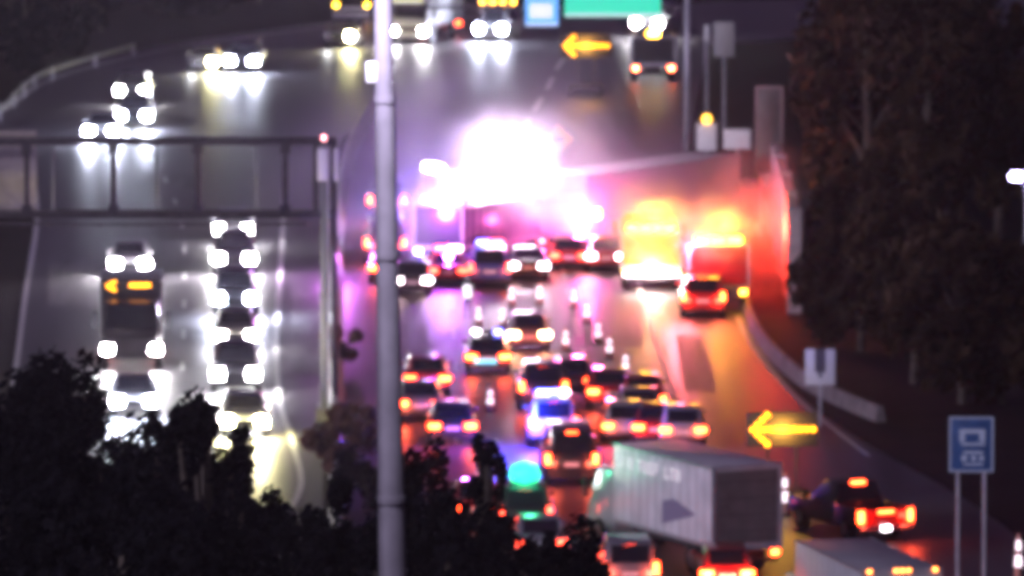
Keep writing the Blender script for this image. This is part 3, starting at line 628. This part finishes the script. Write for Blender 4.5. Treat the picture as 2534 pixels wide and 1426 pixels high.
for i in range(4):
    a = math.pi/2*i; rg.tube((mx_(ztop), 0, ztop-.2), (mx_(ztop)+1.1*math.cos(a), 1.1*math.sin(a), ztop-.2), .03)
rg.build('lamp_ring', M_galv, mast)
for i in range(6):
    a = math.pi/3*i+.3; x = mx_(ztop)+1.25*math.cos(a); y = 1.25*math.sin(a)
    MB().lathe([(.12, 0), (.26, -.12), (.28, -.3)], 12, (x, y, ztop-.2)).build('luminaire', M_galv, mast)
lamp(mast, (mx_(ztop)-.5, -2.2, ztop+.4), 17000, (.85, .78, 1), rad=.3, name='mast_light')

# ------------------------------------------------------------------ signs and street furniture
def post_sign(name, u, vb, u0, u1, v0, v1, m, label, posts=1, border=None, pm=M_galv, extra=None, cat='road sign'):
    p = P(u, vb); D = p.y; s = CF / D; c = P((u0+u1)/2, vb)
    root = empty(name, (c.x, D, 0), 0, label, cat)
    w = (u1-u0)/s/2; z1 = zat(v0, D); z0 = zat(v1, D)
    for x in ([0] if posts == 1 else [-w*.6, w*.6]): MB().box(x-.05, x+.05, .03, .12, 0, z1-.1).build('post', pm, root)
    pn = MB().box(-w, w, -.02, .02, z0, z1).build('panel', m, root, bevel=.01)
    if border:
        b = MB(); t = .06
        b.box(-w, w, -.03, -.021, z1-t, z1).box(-w, w, -.03, -.021, z0, z0+t).box(-w, -w+t, -.03, -.021, z0+t, z1-t).box(w-t, w, -.03, -.021, z0+t, z1-t)
        b.build('border', border, pn)
    if extra: extra(root, w, z0, z1)
    return root
wsign = mat('white_sign', (.8, .8, .8), .4, noise=.06, nscale=3)
def ex_blue(r, w, z0, z1):
    t = MB(); 
    for (a, b, c, d) in ((-.3, .35, .70, .78), (-.3, -.16, .55, .70), (.2, .35, .55, .70), (-.25, .35, .48, .53), (-.2, .3, .33, .38), (-.25, -.1, .2, .3), (0, .12, .2, .3), (.2, .32, .2, .3), (-.2, .3, .12, .16)):
        t.box(a*w*2*.9, b*w*2*.9, -.03, -.021, z0+(z1-z0)*c, z0+(z1-z0)*d)
    t.build('panel_text', mat('faded_white', (.5, .6, .75), .5), r)
post_sign('service_sign', 2400, 1500, 2346, 2456, 1036, 1174, mat('blue_service', (.03, .09, .25), .45, noise=.25, nscale=2), 'blue rectangular road sign with faded white marks on two posts at the right', 2, mat('faded_white', (.5, .6, .75), .5), extra=ex_blue)
def ex_u(r, w, z0, z1):
    MB().box(-w*.36, w*.36, -.03, -.021, z0+(z1-z0)*.36, z1+.003).box(-w*.12, w*.12, -.031, -.022, z0+(z1-z0)*.22, z0+(z1-z0)*.355).build('panel_mark', mat('mark_grey', (.10, .09, .11), .5), r)
post_sign('ramp_sign', 2028, 1060, 1992, 2066, 866, 956, wsign, 'small white sign with a dark notch shaped mark above the ramp barrier', 1, extra=ex_u)
post_sign('roadside_sign', 1790, 330, 1766, 1816, 50, 136, mat('pale_sign', (.52, .50, .48), .5, noise=.1), 'tall pale sign beside the far road, right of the work truck', 1)
post_sign('marker_sign', 1748, 330, 1742, 1754, 58, 98, wsign, 'narrow white marker left of the tall pale far sign', 1)
def ex_beacon(r, w, z0, z1):
    MB().lathe([(.1, 0), (.22, .08), (.22, .3), (.08, .42)], 12, (0, 0, z1+.02)).build('beacon', E('sign_beacon', (1, .5, .05), 6), r, smooth=True)
post_sign('beacon_sign', 1749, 470, 1724, 1773, 302, 370, wsign, 'white upright sign with an amber beacon on top behind the barrier', 1, extra=ex_beacon)
post_sign('board_sign', 1822, 470, 1790, 1857, 317, 366, wsign, 'wide white sign right of the sign with the amber beacon', 1)
post_sign('tall_sign', 1902, 585, 1868, 1936, 210, 428, mat('grey_green', (.045, .06, .055), .5, noise=.35, nscale=1.2), 'tall narrow grey green sign with a pale border above the red glow', 2, mat('pale_border', (.2, .18, .18), .5))
# construction diamond
p = P(1382, 425); D = p.y; root = empty('work_sign', p, 0, 'orange diamond work sign near the top right of the white glare', 'road sign')
zc = zat(342, D); MB().tube((0, .05, 0), (0, .05, zc), .04).build('post', M_galv, root)
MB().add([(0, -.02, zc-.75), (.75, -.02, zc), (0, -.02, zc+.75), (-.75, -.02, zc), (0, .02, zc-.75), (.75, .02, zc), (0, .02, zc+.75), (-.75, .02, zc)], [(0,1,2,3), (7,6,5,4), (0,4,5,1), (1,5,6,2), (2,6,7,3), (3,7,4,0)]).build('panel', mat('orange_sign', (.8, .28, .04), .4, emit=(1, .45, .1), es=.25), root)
MB().box(-.3, .3, -.06, -.03, zc-.08, zc+.08).build('panel_mark', M_blk, root)
# cones
def cone(u, v, label, h=.95, name='traffic_cone'):
    root = empty(name, P(u, v), rnd.uniform(0, 3), label, 'traffic cone', 'traffic cones closing the lanes')
    MB().box(-.2, .2, -.2, .2, .02, .06).build('base', M_rub, root, bevel=.01)
    MB().lathe([(.15, .06), (.05, h-.02), (.02, h)], 14).build('body', mat('cone_orange', (.85, .42, .34), .5), root, smooth=True)
    k = lambda z: .15 - .10*(z-.06)/(h-.08) + .006
    for a, b in ((.32*h, .55*h), (.66*h, .86*h)):
        MB().lathe([(k(a), a), (k(b), b)], 14).build('reflective_band', mat('retro_glow_band', (.95, .93, .95), .4, emit=(1, .80, .92), es=2.2), root)  # emission imitates light thrown back by the band
for u, v, lb in [(1480, 850, 'farthest white banded cone of the slanting row beside the solid line'), (1508, 888, 'second cone of the slanting row beside the solid line'),
    (1548, 930, 'third cone of the slanting row beside the solid line'), (1590, 978, 'cone at the near end of the slanting row, above the exit queue'),
    (1265, 758, 'cone left of a matching one below the glare'), (1335, 755, 'cone between two others below the glare'), (1420, 762, 'cone at the foot of the white dashed line'),
    (1382, 655, 'cone at the far top of the white dashed line'), (1244, 812, 'cone standing just ahead of the patrol car on its right'), (1184, 808, 'cone ahead of the patrol car on its left'),
    (1452, 800, 'cone between the dashed line and the slanting row'), (1400, 868, 'lone cone in the dark patch left of the slanting row'),
    (1213, 1018, 'cone standing alone below the patrol car'), (1690, 1050, 'cone on the solid line just above the box truck')]:
    cone(u, v, lb)
cone(1942, 1275, 'tall white delineator beside the near right arrow board', 1.5)
cone(2520, 1440, 'red lit cone at the bottom right corner', 1.6)
# street lamp far right
p = P(2514, 900); D = p.y; root = empty('street_lamp', p, 0, 'street lamp with a violet white light at the right edge', 'street lamp')
zl = zat(435, D)
MB().tube((.4, 0, 0), (.4, 0, zl+.2), .09, .06).tube((.4, 0, zl+.15), (0, 0, zl+.15), .04).build('pole', M_galv, root)
MB().lathe([(.12, .15), (.3, .05), (.25, -.1)], 12, (0, 0, zl)).build('lamp_head', E('violet_lamp', (.6, .5, 1), 90), root, smooth=True)
lamp(root, (0, -.6, zl-.2), 6, (.5, .4, 1), name='street_light')

# ------------------------------------------------------------------ person in a pale jacket
def person(pt, rz, label):
    root = empty('person', pt, rz, label, 'person')
    V = [(0, 0, .95), (0, 0, 1.15), (0, .02, 1.38), (0, .03, 1.5), (0, .05, 1.63), (0, .05, 1.72),
         (.17, .02, 1.40), (.24, .06, 1.14), (.22, .22, .95), (-.17, .02, 1.40), (-.26, 0, 1.12), (-.30, .08, .88),
         (.10, 0, .90), (.13, .03, .50), (.14, 0, .08), (.15, .14, .04), (-.10, 0, .90), (-.14, .06, .5), (-.16, -.03, .08), (-.17, .12, .04)]
    R = [.14, .15, .16, .055, .09, .07, .07, .05, .04, .07, .05, .04, .10, .07, .05, .04, .10, .07, .05, .04]
    Ed = [(0,1),(1,2),(2,3),(3,4),(4,5),(2,6),(6,7),(7,8),(2,9),(9,10),(10,11),(0,12),(12,13),(13,14),(14,15),(0,16),(16,17),(17,18),(18,19)]
    me = bpy.data.meshes.new('body'); me.from_pydata(V, Ed, []); me.update()
    o = bpy.data.objects.new('body', me); COL.objects.link(o); o.parent = root; me.materials.append(mat('dark_cloth', (.03, .03, .05), .8))
    sk = o.modifiers.new('skin', 'SKIN'); o.modifiers.new('sub', 'SUBSURF').levels = 1
    for i, r in enumerate(R): me.skin_vertices[0].data[i].radius = (r, r*.85)
    me.skin_vertices[0].data[0].use_root = True
    MB().lathe([(.17, .92), (.19, 1.1), (.215, 1.3), (.20, 1.42), (.09, 1.49)], 16).build('reflective_jacket', mat('retro_glow_jacket', (.9, .9, .85), .4, emit=(1, .9, 1), es=1.6), root, smooth=True)  # jacket brightened by its own emission instead of returned light
    MB().lathe([(.10, 1.68), (.105, 1.74), (.08, 1.81), (.02, 1.83)], 14, (0, .05, 0)).build('helmet', M_white, root, smooth=True)
person(P(1158, 790), 2.6, 'person in a pale reflective jacket standing on the road right of the mast')
person(P(1132, 800), .6, 'person in dark clothes close beside the one in the pale jacket') if False else None

# ------------------------------------------------------------------ trees
def leaf_cloud(mb, c, rx, ry, rz_, n, size, seed, clumps=14):
    r = random.Random(seed)
    cs = []
    for _ in range(clumps):
        while True:
            p = Vector((r.uniform(-1, 1), r.uniform(-1, 1), r.uniform(-1, 1)))
            if .2 < p.length < .95: break
        cs.append((Vector((p.x*rx, p.y*ry, p.z*rz_)), r.uniform(.22, .45)))
    for _ in range(n):
        q, k = r.choice(cs); d = Vector((r.gauss(0, 1), r.gauss(0, 1), r.gauss(0, 1))).normalized() * (r.random() ** .5)
        p = Vector(c) + q + Vector((d.x*rx*k, d.y*ry*k, d.z*rz_*k))
        a = Vector((r.gauss(0, 1), r.gauss(0, 1), r.gauss(0, 1))).normalized(); b = a.orthogonal().normalized(); s = size*r.uniform(.6, 1.4)
        w_ = a.cross(b)*.55*s; l_ = b*s
        mb.add([p-l_, p+w_, p+l_, p-w_], [(0, 1, 2, 3)])
    return cs
def tree(pt, H, R, m, label, seed, n=5000, size=.22, cat='tree', name='tree', base=.25, group=None, ry=None, shape=None):
    root = empty(name, pt, 0, label, cat, group); r = random.Random(seed)
    zc = H*(1+base)/2; rz_ = H*(1-base)/2
    if shape: rz_ = min(H*.45, R*1.9); zc = H - rz_
    mb = MB(); cs = leaf_cloud(mb, (0, 0, zc), R, ry or R, rz_, n, size, seed, clumps=max(12, int(n/260)))
    me = bpy.data.meshes.new('crown'); me.from_pydata(mb.v, [], mb.f); me.materials.append(m); o = bpy.data.objects.new('crown', me); COL.objects.link(o); o.parent = root
    t = MB(); t.tube((0, 0, 0), (.1, 0, zc*.7), H*.022, H*.014); t.tube((.1, 0, zc*.7), (0, .1, zc+rz_*.5), H*.014, H*.006)
    for q, k in cs[:9]: t.tube((.08, 0, zc*r.uniform(.5, .8)), Vector((0, 0, zc))+q*.85, H*.008, H*.003, 6)
    t.build('trunk', M_bark, root)
    return root
TG = 'roadside trees on the right'
tr = [(2085, 700, 15.5, 1.9, 'slim tree next to the tall grey green sign, its foot behind the wall'), (2140, 760, 17, 2.7, 'brown lit tree second from the noise wall'),
      (2230, 700, 18, 3.2, 'broad dark tree in the middle of the right bank'), (2290, 800, 17.5, 3.2, 'dark tree right of the middle of the right bank'),
      (2365, 760, 16, 2.5, 'nearly black tree left of the street lamp'), (2470, 620, 12, 1.9, 'small dark tree behind the street lamp'),
      (2130, 870, 8, 2.6, 'low bushy tree above the small white ramp sign'), (2260, 950, 7, 3.0, 'low dark tree left of the blue sign'), (2380, 1000, 8, 3.0, 'low dark tree directly behind the blue sign'),
      (2110, 470, 13, 2.3, 'far tree above the tall grey green sign'), (2150, 430, 15, 3.6, 'far wide tree at the top of the right bank'), (2300, 420, 14, 3.6, 'far black tree at the top right'), (2480, 1000, 7, 2.2, 'dark tree below the street lamp at the right edge')]
for i, (u, v, H, R, lb) in enumerate(tr):
    tree(P(u, v), H, R, M_leaf, lb, 50+i, n=4800, size=.28, group=TG, base=.12 if v < 860 else .05)
for i, (u, v, H, R, lb, m) in enumerate([(846, 912, 1.7, .9, 'round reddish bush beside the gantry leg', M_leafr), (868, 1150, 2.3, 1.2, 'larger reddish bush on the median below the gantry leg', M_leafr),
        (815, 1190, 2.0, 1.0, 'dark red bush left of the mast on the median', M_leafr), (900, 1260, 2.4, 1.0, 'bush hugging the mast on the median, lowest of the four', M_leafd)]):
    tree(P(u, v), H, R, m, lb, 90+i, n=1800, size=.11, cat='bush', name='bush', base=0)
# far top left dark trees
for i, (u, v, H, R) in enumerate([(60, 150, 6, 4.5), (250, 80, 6, 4.5), (430, 40, 6, 4.5), (640, 10, 5, 4.5), (-60, 230, 6, 4)]):
    tree(P(u, v), H, R, M_leafd, ['dark tree at the top left corner behind the guard rail', 'second dark tree from the left beyond the far curve', 'third dark tree from the left beyond the far curve', 'dark tree beyond the far curve nearest the mast', 'dark tree cut by the left edge above the guard rail'][i], 120+i, n=3500, size=.3, base=.05)
# foreground trees: placed by distance and the row their tops reach
fg = [(20, 190, 850, 1.7, 'dark tree at the left edge with the highest top of the foreground'), (140, 182, 880, 1.3, 'dark foreground tree second from the left'),
      (235, 176, 1050, 1.2, 'dark foreground tree in front of the left lane headlights'), (385, 172, 1030, 1.0, 'dark foreground tree below the nearest left lane car'),
      (500, 168, 960, .85, 'slim leafy foreground tree beside the yellowish headlights'), (590, 170, 1110, .9, 'foreground tree under the yellow white headlight glow'),
      (90, 150, 1080, 1.9, 'black foreground tree in the bottom left corner'), (300, 145, 1150, 1.8, 'black foreground tree at the bottom, second from the left corner'), (480, 150, 1180, 1.6, 'black foreground tree at the bottom left of the middle'),
      (660, 155, 1265, 1.5, 'foreground tree at the bottom left of the mast'), (800, 160, 1200, 1.1, 'foreground tree just left of the mast foot'),
      (880, 150, 1290, 1.4, 'low foreground tree straddling the mast at the bottom'), (1065, 172, 1090, .8, 'leafy foreground tree right of the mast'),
      (1110, 160, 1230, 1.3, 'low foreground tree right of the mast at the bottom'), (1290, 165, 1300, 1.1, 'low foreground tree below the green glow'),
      (1250, 168, 1255, .8, 'small leafy foreground tree directly under the green glow'), (1400, 166, 1290, .7, 'small leafy foreground tree left of the box truck cab'), (1440, 160, 1350, 1.0, 'low foreground tree at the bottom centre'), (1205, 175, 1085, .4, 'thin leafy sapling left of the blue police lights')]
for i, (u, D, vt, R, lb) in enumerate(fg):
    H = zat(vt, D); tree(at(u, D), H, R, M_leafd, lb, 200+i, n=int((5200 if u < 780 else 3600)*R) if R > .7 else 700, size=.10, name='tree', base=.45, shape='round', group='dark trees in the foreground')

# ------------------------------------------------------------------ smoke and haze
def volume(name, loc, scale, density, col, aniso, label, noise=True, box=False):
    import bmesh
    me = bpy.data.meshes.new(name); b = bmesh.new()
    if box: bmesh.ops.create_cube(b, size=2)
    else: bmesh.ops.create_icosphere(b, subdivisions=3, radius=1)
    b.to_mesh(me); b.free(); o = bpy.data.objects.new(name, me); COL.objects.link(o); o.location = loc; o.scale = scale
    m = bpy.data.materials.new(name + '_volume'); m.use_nodes = True; n = m.node_tree.nodes; l = m.node_tree.links; n.remove(n['Principled BSDF'])
    pv = n.new('ShaderNodeVolumePrincipled'); pv.inputs['Color'].default_value = (*col, 1); pv.inputs['Anisotropy'].default_value = aniso; pv.inputs['Density'].default_value = density
    if noise:
        tc = n.new('ShaderNodeTexCoord'); ln = n.new('ShaderNodeVectorMath'); ln.operation = 'LENGTH'; l.new(tc.outputs['Object'], ln.inputs[0])
        nz = n.new('ShaderNodeTexNoise'); nz.inputs['Scale'].default_value = 2.6; nz.inputs['Detail'].default_value = 3; l.new(tc.outputs['Object'], nz.inputs[0])
        mr = n.new('ShaderNodeMapRange'); mr.interpolation_type = 'SMOOTHSTEP'; mr.inputs[1].default_value = 1; mr.inputs[2].default_value = .05; mr.inputs[3].default_value = 0; mr.inputs[4].default_value = density
        l.new(ln.outputs[1], mr.inputs[0]); mu = n.new('ShaderNodeMath'); mu.operation = 'MULTIPLY'
        nr = n.new('ShaderNodeMapRange'); nr.inputs[1].default_value = .40; nr.inputs[2].default_value = .62; nr.inputs[3].default_value = .06; nr.inputs[4].default_value = 1.1
        l.new(nz.outputs[0], nr.inputs[0]); l.new(mr.outputs[0], mu.inputs[0]); l.new(nr.outputs[0], mu.inputs[1]); l.new(mu.outputs[0], pv.inputs['Density'])
    l.new(pv.outputs[0], n['Material Output'].inputs['Volume']); me.materials.append(m)
    return tag(o, label, 'smoke' if not box else 'haze', kind='stuff')
volume('smoke', gp + Vector((-.3, -3.5, 3.7)), (2.5, 3.6, 4.4), .42, (.95, .92, .97), .2, 'white lit column of smoke added to spread the floodlight glare')  # volume added to form the white glare core
volume('smoke', gp + Vector((-1.0, -3.2, 2.2)), (5.6, 4.2, 2.3), .34, (.95, .92, .97), .2, 'low white lit bank of smoke added to widen the glare both ways')  # added to give the glare its side wings
volume('smoke', gp + Vector((-.5, -1, 3.0)), (13, 11, 8), .06, (.95, .90, .97), .3, 'thin smoke added to make the violet halo around the white glare')  # added to form the halo of the glare
volume('smoke', P(1612, 722) + Vector((0, -.2, 3.0)), (4.0, 2.4, 2.4), .5, (.95, .93, .9), .1, 'puff of smoke added to make the yellow flare over the yellow fire engine')  # added around the light bar to form its flare
volume('smoke', P(1778, 772) + Vector((.1, -.2, 3.6)), (2.6, 2.0, 2.0), .55, (.95, .93, .9), .1, 'puff of smoke added to make the yellow flare over the red fire engine')  # flare volume added for the second engine
volume('smoke', P(1860, 760) + Vector((.3, 3, 3.0)), (4.2, 7, 4.6), .14, (.95, .9, .9), .1, 'red lit smoke between the red fire engine and the noise wall')
hz = volume('haze', (0, 300, 21), (70, 330, 22), .00005, (.9, .78, .95), .85, 'thin night haze over the whole road', noise=False, box=True)
del hz['category']
